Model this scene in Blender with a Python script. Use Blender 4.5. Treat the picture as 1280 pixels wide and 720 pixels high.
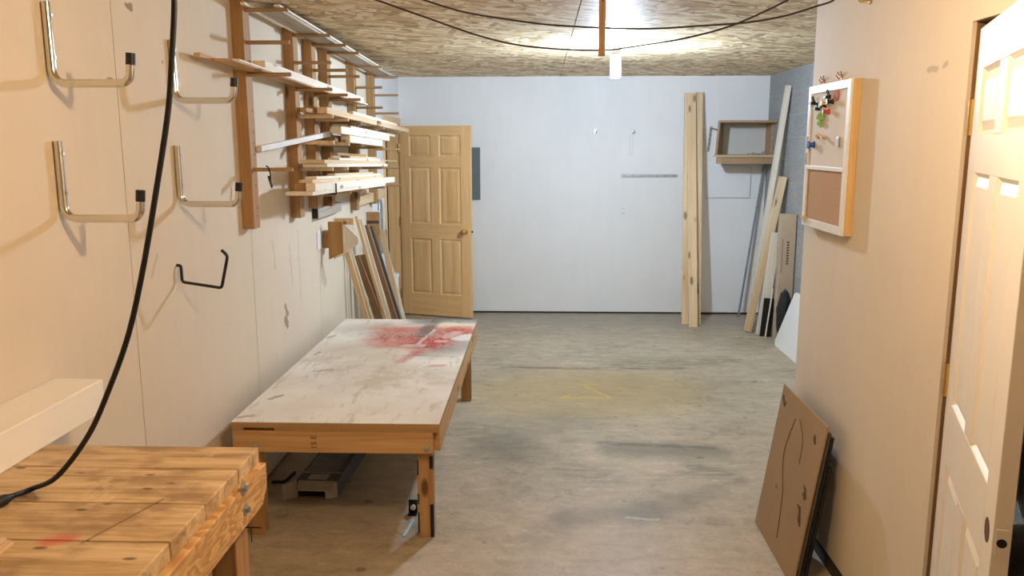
import bpy, bmesh, math, random
from mathutils import Vector, Matrix
random.seed(11)
S = bpy.context.scene
COL = S.collection
for o in list(bpy.data.objects): bpy.data.objects.remove(o)

# ------------------------------------------------------------------ camera, world, exposure
F_PX, PITCH, YAW, ROLL, CAM_H = 1028.0, .17348, .03557, -.00115, 1.77
_F = Vector((-math.sin(YAW)*math.cos(PITCH), math.cos(YAW)*math.cos(PITCH), -math.sin(PITCH)))
_R0 = Vector((math.cos(YAW), math.sin(YAW), 0)); _U0 = _R0.cross(_F)
_R = _R0*math.cos(ROLL)+_U0*math.sin(ROLL); _U = -_R0*math.sin(ROLL)+_U0*math.cos(ROLL)
CAM = Vector((0, 0, CAM_H))
cd = bpy.data.cameras.new('camera'); cam = bpy.data.objects.new('camera', cd); COL.objects.link(cam)
cd.sensor_width = 36; cd.lens = F_PX/1280*36; cd.clip_start = .05
M = Matrix((_R, _U, -_F)).transposed().to_4x4(); M.translation = CAM; cam.matrix_world = M
S.camera = cam
W = bpy.data.worlds.new('world'); S.world = W; W.use_nodes = True
W.node_tree.nodes['Background'].inputs[0].default_value = (.8, .85, 1, 1)
W.node_tree.nodes['Background'].inputs[1].default_value = .02
S.view_settings.view_transform = 'Standard'; S.view_settings.look = 'None'
S.view_settings.exposure = 0.34; S.view_settings.gamma = 1; S.view_settings.use_curve_mapping = False
COOL, COOL_L = (.63, .795, 1.0), 1140.0
WARM, WARM_L = (1.0, .735, .45), 720.0
COOL_AT = (.512, 5.925, 2.44)
WARM_AT = (.25, 1.80, 2.44)

def at(px, py, axis, v):
    d = _F + _R*((px-640)/F_PX) - _U*((py-360)/F_PX); i = 'xyz'.index(axis)
    return CAM + d*((v-CAM[i])/d[i])

# ------------------------------------------------------------------ node helpers
class V:
    """a float socket with arithmetic"""
    def __init__(s, g, k): s.g, s.k = g, k
    def __add__(a, b): return a.g.m('ADD', a, b)
    __radd__ = __add__
    def __sub__(a, b): return a.g.m('SUBTRACT', a, b)
    def __rsub__(a, b): return a.g.m('SUBTRACT', b, a)
    def __mul__(a, b): return a.g.m('MULTIPLY', a, b)
    __rmul__ = __mul__
    def __truediv__(a, b): return a.g.m('DIVIDE', a, b)
class G:
    def __init__(s, name):
        s.mat = bpy.data.materials.new(name); s.mat.use_nodes = True
        s.t = s.mat.node_tree; s.t.nodes.clear()
        s.out = s.n('ShaderNodeOutputMaterial'); s.b = s.n('ShaderNodeBsdfPrincipled')
        s.t.links.new(s.b.outputs[0], s.out.inputs[0]); s._co = None
    def n(s, t): return s.t.nodes.new(t)
    def put(s, sock, v):
        if isinstance(v, V): s.t.links.new(v.k, sock)
        elif isinstance(v, bpy.types.NodeSocket): s.t.links.new(v, sock)
        else:
            if sock.type == 'RGBA' and len(v) == 3: v = (*v, 1)
            sock.default_value = v
    def m(s, op, a, b=0.0, c=None, clamp=False):
        q = s.n('ShaderNodeMath'); q.operation = op; q.use_clamp = clamp
        s.put(q.inputs[0], a); s.put(q.inputs[1], b)
        if c is not None: s.put(q.inputs[2], c)
        return V(s, q.outputs[0])
    def co(s):
        if s._co is None: s._co = s.n('ShaderNodeTexCoord').outputs['Object']
        return s._co
    def xyz(s, v=None):
        q = s.n('ShaderNodeSeparateXYZ'); s.put(q.inputs[0], v or s.co()); return [V(s, q.outputs[i]) for i in range(3)]
    def vec(s, x, y, z):
        q = s.n('ShaderNodeCombineXYZ')
        for i, k in enumerate((x, y, z)): s.put(q.inputs[i], k)
        return q.outputs[0]
    def scale(s, v, sc, off=None):
        q = s.n('ShaderNodeVectorMath'); q.operation = 'MULTIPLY_ADD'; s.put(q.inputs[0], v); q.inputs[1].default_value = sc
        if off is not None: s.put(q.inputs[2], off)
        return q.outputs[0]
    def rnd(s): return V(s, s.n('ShaderNodeObjectInfo').outputs['Random'])
    def noise(s, v, sc, det=3, rough=.55, dist=0, col=False):
        q = s.n('ShaderNodeTexNoise'); s.put(q.inputs['Vector'], v); q.inputs['Scale'].default_value = sc
        q.inputs['Detail'].default_value = det; q.inputs['Roughness'].default_value = rough; q.inputs['Distortion'].default_value = dist
        return q.outputs['Color'] if col else V(s, q.outputs['Fac'])
    def vor(s, v, sc, what='Distance'):
        q = s.n('ShaderNodeTexVoronoi'); s.put(q.inputs['Vector'], v); q.inputs['Scale'].default_value = sc
        k = q.outputs[what]; return V(s, k) if what == 'Distance' else k
    def ramp(s, f, stops):
        q = s.n('ShaderNodeValToRGB'); s.put(q.inputs[0], f); e = q.color_ramp.elements
        while len(e) < len(stops): e.new(.5)
        for i, (p, c) in enumerate(stops): e[i].position = p; e[i].color = (*c, 1)
        return q.outputs[0]
    def step(s, f, a, b):
        q = s.n('ShaderNodeMapRange'); q.interpolation_type = 'SMOOTHSTEP'; s.put(q.inputs[0], f)
        q.inputs[1].default_value = a; q.inputs[2].default_value = b
        return V(s, q.outputs[0])
    def mix(s, f, a, b, mode='MIX'):
        q = s.n('ShaderNodeMix'); q.data_type = 'RGBA'; q.blend_type = mode
        s.put(q.inputs[0], f); s.put(q.inputs[6], a); s.put(q.inputs[7], b); return q.outputs[2]
    def val(s, c, v):
        q = s.n('ShaderNodeHueSaturation'); s.put(q.inputs['Color'], c); s.put(q.inputs['Value'], v); return q.outputs[0]
    def seg(s, x, y, a, b, w, soft):
        """1 inside the capsule a-b of half width w, fading over soft"""
        bx, by = b[0]-a[0], b[1]-a[1]; L = bx*bx+by*by or 1e-6
        px, py = x-a[0], y-a[1]
        h = s.m('MULTIPLY', px*bx+py*by, 1/L, clamp=True)
        dx, dy = px-h*bx, py-h*by
        d = s.m('SQRT', dx*dx+dy*dy)
        return 1.0-s.step(d, w, w+soft)
    def bump(s, h, st=.2, d=.01):
        q = s.n('ShaderNodeBump'); q.inputs['Strength'].default_value = st; q.inputs['Distance'].default_value = d
        s.put(q.inputs['Height'], h); s.put(s.b.inputs['Normal'], q.outputs[0])
    def done(s, col, rough=.6, metal=0., spec=.4):
        s.put(s.b.inputs['Base Color'], col); s.put(s.b.inputs['Roughness'], rough); s.put(s.b.inputs['Metallic'], metal)
        s.b.inputs['Specular IOR Level'].default_value = spec
        return s.mat

def plain(name, c, rough=.5, metal=0., vary=.08, sc=9., spec=.4, bump=0):
    g = G(name); n = g.noise(g.co(), sc, 4)
    col = g.mix(n, tuple(k*(1-vary) for k in c), tuple(min(1, k*(1+vary)) for k in c))
    if bump: g.bump(g.noise(g.co(), 240, 2), bump, .002)
    return g.done(col, rough, metal, spec)

def wood(name, light, dark, axis=1, grain=30., rough=.62, knots=False, vary=.25, contrast=(.32, .72)):
    g = G(name); r = g.rnd()
    sc = [grain]*3; sc[axis] = grain*.045
    v = g.scale(g.co(), sc, g.vec(r*41, r*17, r*29))
    n1 = g.noise(v, 1.0, 4, .6, .7)
    sc2 = [grain*5]*3; sc2[axis] = grain*.12
    n2 = g.noise(g.scale(g.co(), sc2), 1.0, 2)
    f = n1*.72+n2*.28
    col = g.ramp(f, [(contrast[0], dark), (.5, tuple((a+b)/2 for a, b in zip(light, dark))), (contrast[1], light)])
    if knots:
        ks = [11.]*3; ks[axis] = 4.2
        d = g.vor(g.scale(g.co(), ks, g.vec(r*13, r*7, r*5)), 1.0)
        k = 1.0-g.step(d, .11, .25)
        col = g.mix(k*.85, col, tuple(c*.28 for c in dark))
    col = g.val(col, 1.0-vary/2+r*vary)
    g.bump(n2, .12, .003)
    return g.done(col, rough, 0, .35)

# ------------------------------------------------------------------ mesh helpers
class MB:
    def __init__(s): s.bm = bmesh.new(); s.mi = 0
    def _f(s, vs):
        try: f = s.bm.faces.new(vs); f.material_index = s.mi
        except ValueError: pass
    def hexa(s, p):
        v = [s.bm.verts.new(q) for q in p]
        for f in ((0,3,2,1),(4,5,6,7),(0,1,5,4),(1,2,6,5),(2,3,7,6),(3,0,4,7)): s._f([v[i] for i in f])
        return s
    def box(s, x0, x1, y0, y1, z0, z1):
        return s.hexa([(x0,y0,z0),(x1,y0,z0),(x1,y1,z0),(x0,y1,z0),(x0,y0,z1),(x1,y0,z1),(x1,y1,z1),(x0,y1,z1)])
    def frustum(s, x0, x1, z0, z1, ya, yb, inset):
        """raised panel in XZ: base at ya, face at yb inset"""
        a = [(x0,ya,z0),(x1,ya,z0),(x1,ya,z1),(x0,ya,z1)]
        b = [(x0+inset,yb,z0+inset),(x1-inset,yb,z0+inset),(x1-inset,yb,z1-inset),(x0+inset,yb,z1-inset)]
        return s.hexa(a+b)
    def prism(s, poly, axis, a, b):
        """polygon extruded along axis from a to b; poly gives the two other coordinates in xyz order"""
        def P(u, w, t): return {0: (t, u, w), 1: (u, t, w), 2: (u, w, t)}[axis]
        A = [s.bm.verts.new(P(u, w, a)) for u, w in poly]; B = [s.bm.verts.new(P(u, w, b)) for u, w in poly]
        n = len(poly); s._f(A[::-1]); s._f(B)
        for i in range(n): s._f([A[i], A[(i+1) % n], B[(i+1) % n], B[i]])
        return s
    def tube(s, pts, r, seg=12, cap=True):
        pts = [Vector(p) for p in pts]; rs = r if isinstance(r, (list, tuple)) else [r]*len(pts)
        rings = []; t0 = (pts[1]-pts[0]).normalized()
        up = Vector((0,0,1)) if abs(t0.z) < .9 else Vector((1,0,0))
        nrm = (up-t0*up.dot(t0)).normalized()
        for i, p in enumerate(pts):
            t = (pts[min(i+1, len(pts)-1)]-pts[max(i-1, 0)]).normalized()
            nrm = (nrm-t*nrm.dot(t)).normalized(); bn = t.cross(nrm)
            rings.append([s.bm.verts.new(p+(nrm*math.cos(2*math.pi*k/seg)+bn*math.sin(2*math.pi*k/seg))*rs[i]) for k in range(seg)])
        for a, b in zip(rings, rings[1:]):
            for k in range(seg): s._f([a[k], a[(k+1) % seg], b[(k+1) % seg], b[k]])
        if cap: s._f(rings[0][::-1]); s._f(rings[-1])
        return s
    def lathe(s, prof, c=(0,0,0), axis=2, seg=24):
        """profile (radius, height) about an axis through c"""
        rings = []
        for r, h in prof:
            ring = []
            for k in range(seg):
                a = 2*math.pi*k/seg; u, w = r*math.cos(a), r*math.sin(a)
                ring.append(s.bm.verts.new(Vector(c)+Vector({0: (h, u, w), 1: (u, h, w), 2: (u, w, h)}[axis])))
            rings.append(ring)
        for a, b in zip(rings, rings[1:]):
            for k in range(seg): s._f([a[k], a[(k+1) % seg], b[(k+1) % seg], b[k]])
        s._f(rings[0][::-1]); s._f(rings[-1]); return s
    def build(s, name, mat, parent=None, loc=(0,0,0), rot=(0,0,0), bevel=0, smooth=False, kind=None):
        bmesh.ops.recalc_face_normals(s.bm, faces=s.bm.faces)
        me = bpy.data.meshes.new(name); s.bm.to_mesh(me); s.bm.free()
        for m in (mat if isinstance(mat, (list, tuple)) else [mat]): me.materials.append(m)
        if smooth:
            for p in me.polygons: p.use_smooth = True
        o = bpy.data.objects.new(name, me); COL.objects.link(o); o.location = loc; o.rotation_euler = rot
        if parent: o.parent = parent
        if bevel:
            b = o.modifiers.new('bevel', 'BEVEL'); b.width = bevel; b.segments = 2; b.limit_method = 'ANGLE'
        if smooth and hasattr(me, 'set_sharp_from_angle'): me.set_sharp_from_angle(angle=math.radians(40))
        if kind: o['kind'] = kind
        return o
def tag(o, label, cat, group=None, kind=None):
    o['label'] = label; o['category'] = cat
    if group: o['group'] = group
    if kind: o['kind'] = kind
    return o
def thing(name, label, cat, loc=(0,0,0), rz=0, group=None, rot=None, kind=None):
    o = bpy.data.objects.new(name, None); COL.objects.link(o); o.empty_display_size = .1
    o.location = loc; o.rotation_euler = rot or (0, 0, rz)
    return tag(o, label, cat, group, kind)
def dup(root, loc, label, rz=None):
    r = root.copy(); COL.objects.link(r); r.location = loc; r['label'] = label
    if rz is not None: r.rotation_euler = (0, 0, rz)
    for ch in list(root.children):
        c = ch.copy(); COL.objects.link(c); c.parent = r
        for g in list(ch.children):
            d = g.copy(); COL.objects.link(d); d.parent = c
    return r
def rounded(pts, r, n=6):
    """polyline with its corners rounded"""
    pts = [Vector(p) for p in pts]; out = [pts[0]]
    for a, b, c in zip(pts, pts[1:], pts[2:]):
        d1, d2 = (a-b), (c-b); k = min(r, d1.length*.49, d2.length*.49)
        p, q = b+d1.normalized()*k, b+d2.normalized()*k
        for i in range(n+1):
            t = i/n; out.append(p*(1-t)**2+b*2*t*(1-t)+q*t*t)
    out.append(pts[-1]); return out
def spline(pts, n=8):
    pts = [Vector(p) for p in pts]; P = [pts[0]*2-pts[1]]+pts+[pts[-1]*2-pts[-2]]; out = []
    for i in range(1, len(P)-2):
        a, b, c, d = P[i-1:i+3]
        for k in range(n):
            t = k/n
            out.append(.5*((2*b)+(c-a)*t+(2*a-5*b+4*c-d)*t*t+(3*b-a-3*c+d)*t**3))
    out.append(pts[-1]); return out

# ------------------------------------------------------------------ materials
def m_drywall(name, base, marks=(), dents=.7):
    g = G(name); x, y, z = g.xyz()
    n = g.noise(g.co(), 1.6, 4); f = g.noise(g.scale(g.co(), (13, 13, 2)), 1., 4); s = g.noise(g.co(), 60, 2)
    col = g.mix(n*.7+f*.3, tuple(k*.90 for k in base), tuple(min(1, k*1.1) for k in base))
    d = g.vor(g.scale(g.co(), (3, 3, 3.3)), 1.)                       # nail heads and small dents
    col = g.mix((1.0-g.step(d, .018, .03))*dents, col, tuple(k*.3 for k in base))
    wob = (g.noise(g.co(), 14, 3)-.5)*.05
    for a, b, w, so, c, k in marks:
        col = g.mix(g.seg(y+wob, z+wob, a, b, w, so)*k, col, c)
    g.bump(s, .08, .002)
    return g.done(col, .75, 0, .25)
BUFF = (.725, .63, .50)
GREYB = (.42, .37, .29)
m_left = m_drywall('buff_drywall', BUFF, [
    ((4.57,.86),(4.60,.80),.012,.012,(.30,.25,.17),.9), ((4.56,.78),(4.58,.74),.02,.012,(.30,.25,.17),.9),
    ((4.69,1.2),(4.72,.95),.003,.004,GREYB,.8), ((4.87,1.25),(4.88,.85),.003,.004,GREYB,.7),
    ((5.40,.93),(5.44,.86),.03,.03,GREYB,.6), ((5.34,1.0),(5.36,.86),.01,.01,GREYB,.5), ((4.4,1.25),(4.43,1.1),.004,.006,GREYB,.6),
    ((3.05,1.35),(3.0,1.28),.004,.006,GREYB,.5), ((2.79,1.98),(2.83,1.99),.006,.006,(.2,.16,.12),.9), ((2.97,2.25),(3.0,2.25),.01,.01,(.2,.16,.12),.8)])
m_part = m_drywall('buff_partition_board', (.72, .64, .525), [((2.62,1.99),(2.68,2.0),.006,.01,(.4,.33,.26),.6), ((2.56,2.0),(2.58,2.0),.006,.01,(.4,.33,.26),.6)])
m_white = m_drywall('white_wall_paint', (.83, .83, .83), (), .0)
m_whiter = plain('white_patch_paint', (.80, .81, .82), .6, vary=.03)
def m_block():
    g = G('grey_concrete_block'); x, y, z = g.xyz()
    b = g.n('ShaderNodeTexBrick'); g.put(b.inputs['Vector'], g.vec(y, z, 0.)); b.inputs['Scale'].default_value = 1
    b.inputs['Brick Width'].default_value = .405; b.inputs['Row Height'].default_value = .203; b.inputs['Mortar Size'].default_value = .006
    b.inputs['Mortar Smooth'].default_value = .4
    g.put(b.inputs['Color1'], (.27, .28, .27)); g.put(b.inputs['Color2'], (.35, .36, .35)); g.put(b.inputs['Mortar'], (.40, .41, .40))
    n = g.noise(g.co(), 45, 4); col = g.mix(.45, b.outputs[0], g.ramp(n, [(.3, (.22,.22,.22)), (.7, (.46,.46,.45))]))
    h = n*.4+(1.0-V(g, b.outputs['Fac'])); g.bump(h, .5, .006)
    return g.done(col, .9, 0, .2)
def m_osb():
    g = G('oriented_strand_board'); cols = []; w = g.noise(g.co(), 5, 2, col=True)
    base = None; hts = None
    for i, (ang, sx, sy) in enumerate(((1.15, 7, 24), (1.9, 8, 26), (.55, 8, 26))):
        q = g.n('ShaderNodeMapping'); q.vector_type = 'TEXTURE'; g.put(q.inputs[0], g.co()); q.inputs['Rotation'].default_value = (0, 0, ang)
        v = g.scale(q.outputs[0], (sx, sy, 1), g.scale(w, (1.1, 1.6, 0)))
        c = g.vor(v, 1.0, 'Color'); r = g.xyz(c)[0]
        fine = g.noise(g.scale(v, (.7, 4, 1)), 1.2, 2)
        r2 = r*.75+fine*.3
        cc = g.ramp(r2, [(.10, (.25,.15,.06)), (.34, (.58,.40,.20)), (.56, (.78,.58,.32)), (.80, (.97,.84,.60))])
        base = cc if base is None else g.mix(g.step(g.xyz(c)[1], .45, .5), base, cc)
        hts = r2 if hts is None else hts+r2*.5
    col = g.mix(g.noise(g.co(), .9, 3)*.35, base, (.60, .44, .26))
    g.bump(hts, .45, .004)
    return g.done(col, .62, 0, .4)
def m_concrete():
    g = G('worn_concrete'); x, y, z = g.xyz()
    n1 = g.noise(g.co(), 1.3, 6, .68, .5); n2 = g.noise(g.scale(g.co(), (5, 14, 1)), 1., 5, .68, .6); n3 = g.noise(g.co(), 55, 4, .7); n4 = g.noise(g.co(), 9, 5, .7, .8)
    f = n1*.36+n2*.24+n3*.14+n4*.26
    col = g.ramp(f, [(.34, (.18,.15,.10)), (.45, (.37,.31,.225)), (.54, (.475,.405,.305)), (.66, (.63,.55,.44))])
    col = g.mix(g.step(n4, .60, .70)*.45, col, (.24,.21,.16)); col = g.mix(g.step(n2, .62, .70)*.35, col, (.70,.65,.56))
    w = (g.noise(g.co(), 3.5, 4)-.5)*.22; X, Y = x+w, y+w*.8
    wf = (g.noise(g.co(), 16, 4)-.5)*.055; Xf, Yf = x+wf, y+wf
    br = g.noise(g.scale(g.co(), (6, 25, 1)), 1., 3); brk = g.step(br, .35, .62)
    def st(m, c, k):
        nonlocal col
        col = g.mix(m*k, col, c)
    DK = (.13, .12, .10)
    st(g.seg(X, Y, (.1,5.7), (.6,5.8), .25, .6), (.40,.30,.11), .5)
    st(g.seg(X, Y, (-.25,4.65), (-.2,4.55), .06, .25), DK, .5)
    st(g.seg(X, Y, (-.1,4.95), (.2,5.1), .06, .4), DK, .28)
    st(g.seg(Xf, Y, (.45,4.62), (1.0,4.6), .03, .16), DK, .6)
    st(g.seg(Xf, Yf, (.37,4.72), (1.02,4.66), .004, .04)*g.step(br, .25, .5), DK, .8)
    st(g.seg(Xf, Yf, (-.30,6.41), (.15,6.385), .004, .04)*g.step(br, .3, .5), DK, .8)
    st(g.seg(Xf, Yf, (.2,6.38), (1.12,6.40), .012, .05)*brk, DK, .7)
    st(g.seg(X, Y, (.7,6.55), (1.5,6.65), .05, .2)*brk, DK, .55)
    st(g.seg(X, Y, (-.3,6.9), (1.1,7.2), .2, .45)*g.step(br, .52, .70), (.72,.71,.68), .42)
    st(g.seg(X, Y, (-.1,7.9), (.5,8.05), .1, .2)*g.step(br, .52, .70), (.72,.71,.68), .4)
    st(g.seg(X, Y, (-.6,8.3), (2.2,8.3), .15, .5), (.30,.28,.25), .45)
    st(g.seg(X, Y, (.15,3.72), (.55,3.78), .03, .12), DK, .4)
    st(g.seg(X, Y, (.5,3.78), (.85,4.0), .03, .12), DK, .34)
    st(g.seg(X, Y, (.0,3.5), (.12,3.7), .03, .12), DK, .3)
    st(g.seg(X, Y, (-.45,4.9), (.3,4.2), .02, .2)*brk, DK, .35)
    st(g.seg(X, Y, (.85,4.35), (1.0,4.2), .03, .12)*brk, DK, .55)
    sp = g.vor(g.scale(g.co(), (5, 5, 1)), 1.); st((1.0-g.step(sp, .05, .10)), DK, .45)
    sp2 = g.vor(g.scale(g.co(), (2.2, 2.6, 1), (3, 1, 0)), 1.); st((1.0-g.step(sp2, .03, .07)), (.09,.08,.07), .6)
    YE = (.62,.45,.10)
    for a, b in (((.151,5.611),(.49,5.622)), ((.30,5.95),(.49,5.622)), ((.33,5.93),(.44,5.93)), ((.56,5.85),(.64,5.84)), ((.151,5.611),(.20,5.66))):
        st(g.seg(Xf, Yf, a, b, .005, .014)*g.step(br, .2, .5), YE, .8)
    st(g.seg(Xf, Yf, (.42,3.72), (.56,3.70), .004, .012), (.62,.58,.5), .5)
    g.bump(n3*.5+n2, .1, .004)
    return g.done(col, g.step(n1, .2, .9)*.25+.42, 0, .4)
m_pine = wood('fresh_pine', (.86,.68,.46), (.66,.44,.23), 1, 22, knots=True, vary=.16)
m_pinez = wood('fresh_pine_upright', (.82,.66,.44), (.62,.42,.22), 2, 20, knots=True, vary=.16)
m_pale = wood('pale_softwood', (.95,.89,.77), (.85,.72,.54), 1, 26, knots=True, vary=.14)
m_age = wood('aged_pine', (.66,.42,.20), (.40,.21,.08), 1, 26, knots=True, vary=.2)
m_stud = wood('aged_pine_upright', (.53,.32,.145), (.32,.16,.058), 2, 24, knots=True, vary=.16)
m_studx = wood('aged_pine_crosswise', (.66,.43,.21), (.42,.23,.09), 0, 24, vary=.2)
m_dowel = wood('brown_dowel_wood', (.52,.34,.18), (.34,.20,.09), 0, 40, vary=.2)
m_grey = wood('weathered_grey_board', (.56,.50,.42), (.36,.30,.24), 1, 28, vary=.2)
m_brown = wood('brown_stained_wood', (.34,.20,.10), (.18,.095,.045), 2, 26, vary=.3)
m_brownx = wood('brown_board', (.42,.25,.12), (.26,.14,.06), 1, 26, vary=.3)
m_tan = wood('tan_trim_wood', (.82,.62,.39), (.64,.43,.23), 2, 26, vary=.16)
m_cream = wood('cream_trim_wood', (.86,.79,.66), (.74,.65,.52), 2, 18, vary=.1)
m_oak = wood('oak_stile', (.95,.64,.32), (.76,.46,.19), 2, 34, .42, vary=.06)
m_oakx = wood('oak_rail', (.94,.63,.31), (.76,.46,.19), 0, 34, .42, vary=.06)
m_oakp = wood('oak_panel', (.97,.68,.36), (.72,.42,.16), 2, 18, .42, vary=.1)
m_oakv = wood('oak_veneer', (.50,.29,.10), (.28,.14,.04), 2, 22, vary=.1)
m_jamb = wood('raw_brown_jamb', (.30,.19,.10), (.18,.10,.05), 2, 30)
m_cab = wood('brown_cabinet_board', (.46,.31,.18), (.33,.20,.10), 0, 20, vary=.15)
m_chip = plain('chipboard_edge', (.42,.26,.12), .8, vary=.35, sc=160)
m_dirt = plain('dirty_sill_wood', (.09,.07,.05), .9, vary=.7, sc=22)
m_black = plain('black_rubber', (.012,.012,.012), .45, vary=.2)
m_blk = plain('black_painted_steel', (.014,.013,.012), .35, vary=.2)
m_chrome = plain('chrome_plating', (.72,.69,.62), .16, 1., vary=.06)
m_galv = plain('galvanised_steel', (.45,.47,.48), .38, .9, vary=.2, sc=30)
m_brass = plain('brass', (.80,.55,.20), .22, 1., vary=.1)
m_wp = plain('white_plastic', (.82,.82,.80), .4, vary=.02)
m_panel = plain('grey_panel_paint', (.13,.17,.18), .4, vary=.08)
m_card = plain('brown_cardboard', (.47,.36,.25), .8, vary=.10, sc=14)
m_carddk = plain('dark_printed_cardboard', (.10,.095,.09), .55, vary=.5, sc=9)
m_cardlt = plain('light_printed_cardboard', (.46,.42,.36), .6, vary=.2, sc=18)
m_prnt = plain('printed_box_picture', (.19,.19,.19), .5, vary=.7, sc=17)
m_hard = plain('brown_hardboard', (.345,.225,.115), .5, vary=.12, sc=5)
m_torn = plain('torn_dark_backing', (.10,.055,.03), .8, vary=.4, sc=40)
m_cork = plain('cork', (.50,.315,.175), .9, vary=.22, sc=120)
m_paper = plain('pinboard_paper', (.73,.67,.60), .8, vary=.05)
m_wframe = plain('white_painted_frame', (.82,.82,.80), .5, vary=.03)
m_fside = wood('yellow_pine_frame_side', (.80,.58,.30), (.64,.42,.18), 2, 20, vary=.04)
m_wdoor = plain('cream_white_door_paint', (.80,.745,.655), .38, vary=.05, sc=4)
m_red = plain('red_plastic', (.55,.06,.03), .4); m_green = plain('green_plastic', (.30,.60,.14), .4)
m_blue = plain('blue_plastic', (.02,.10,.42), .4); m_yell = plain('yellow_plastic', (.80,.55,.08), .4)
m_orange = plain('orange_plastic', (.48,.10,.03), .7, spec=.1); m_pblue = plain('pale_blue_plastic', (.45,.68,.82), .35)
m_copper = plain('copper_wire', (.52,.26,.13), .35, .8)
m_cordbr = plain('brown_cable', (.05,.032,.02), .5)
m_bag = plain('black_bag_plastic', (.015,.018,.02), .35, vary=.4, sc=8, bump=.4)
m_beam = wood('cream_painted_timber', (.93,.90,.84), (.88,.84,.77), 1, 10, .5, vary=.02)
m_pipe = plain('blue_grey_metal', (.25,.30,.34), .4, .5, vary=.15)
def emit(name, c, s):
    g = G(name); g.t.nodes.remove(g.b); e = g.n('ShaderNodeEmission'); e.inputs[0].default_value = (*c, 1); e.inputs[1].default_value = s
    g.t.links.new(e.outputs[0], g.out.inputs[0]); return g.mat
m_cool = emit('cool_led_glow', COOL, COOL_L); m_warm = emit('warm_bulb_glow', WARM, WARM_L)
def m_benchtop():
    g = G('worn_bench_plank'); r = g.rnd(); x, y, z = g.xyz()
    v = g.scale(g.co(), (2.2, 26, 26), g.vec(r*31, r*9, r*3))
    n = g.noise(v, 1., 5, .6, 1.2); d = g.noise(g.scale(g.co(), (5, 9, 9), g.vec(r*5, r*3, r)), 1., 4)
    col = g.ramp(n, [(.28, (.30,.185,.09)), (.5, (.58,.41,.22)), (.72, (.75,.59,.37))])
    col = g.mix(g.step(d, .47, .66)*.7, col, (.25,.15,.075)); sc_ = g.noise(g.scale(g.co(), (9, 4, 4)), 1., 5, .7); col = g.mix(g.step(sc_, .58, .68)*.5, col, (.80,.66,.42))
    col = g.mix(g.seg(x, y, (.24,.37), (.17,.16), .0015, .003)*.7, col, (.12,.06,.02))
    k = g.vor(g.scale(g.co(), (7, 15, 9), g.vec(r*3, r*8, 0.)), 1.)
    col = g.mix((1.0-g.step(k, .06, .13))*.8, col, (.09,.045,.02))
    w_ = (g.noise(g.co(), 40, 2)-.5)*.03
    col = g.mix(g.seg(x+w_, y+w_, (.10,.165), (.125,.175), .004, .035)*.75, col, (.60,.13,.10))
    g.bump(n, .15, .003)
    return g.done(col, .55, 0, .4)
def m_benchend():
    g = G('swirled_apron_wood'); x, y, z = g.xyz()
    n = g.noise(g.scale(g.co(), (3, 4, 16)), 1., 3, .5, .3)
    rings = g.m('FRACT', n*11.0); rr = g.step(rings, .0, .8)
    col = g.mix(rr, (.70,.46,.20), (.48,.26,.09))
    return g.done(col, .55, 0, .4)
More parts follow.
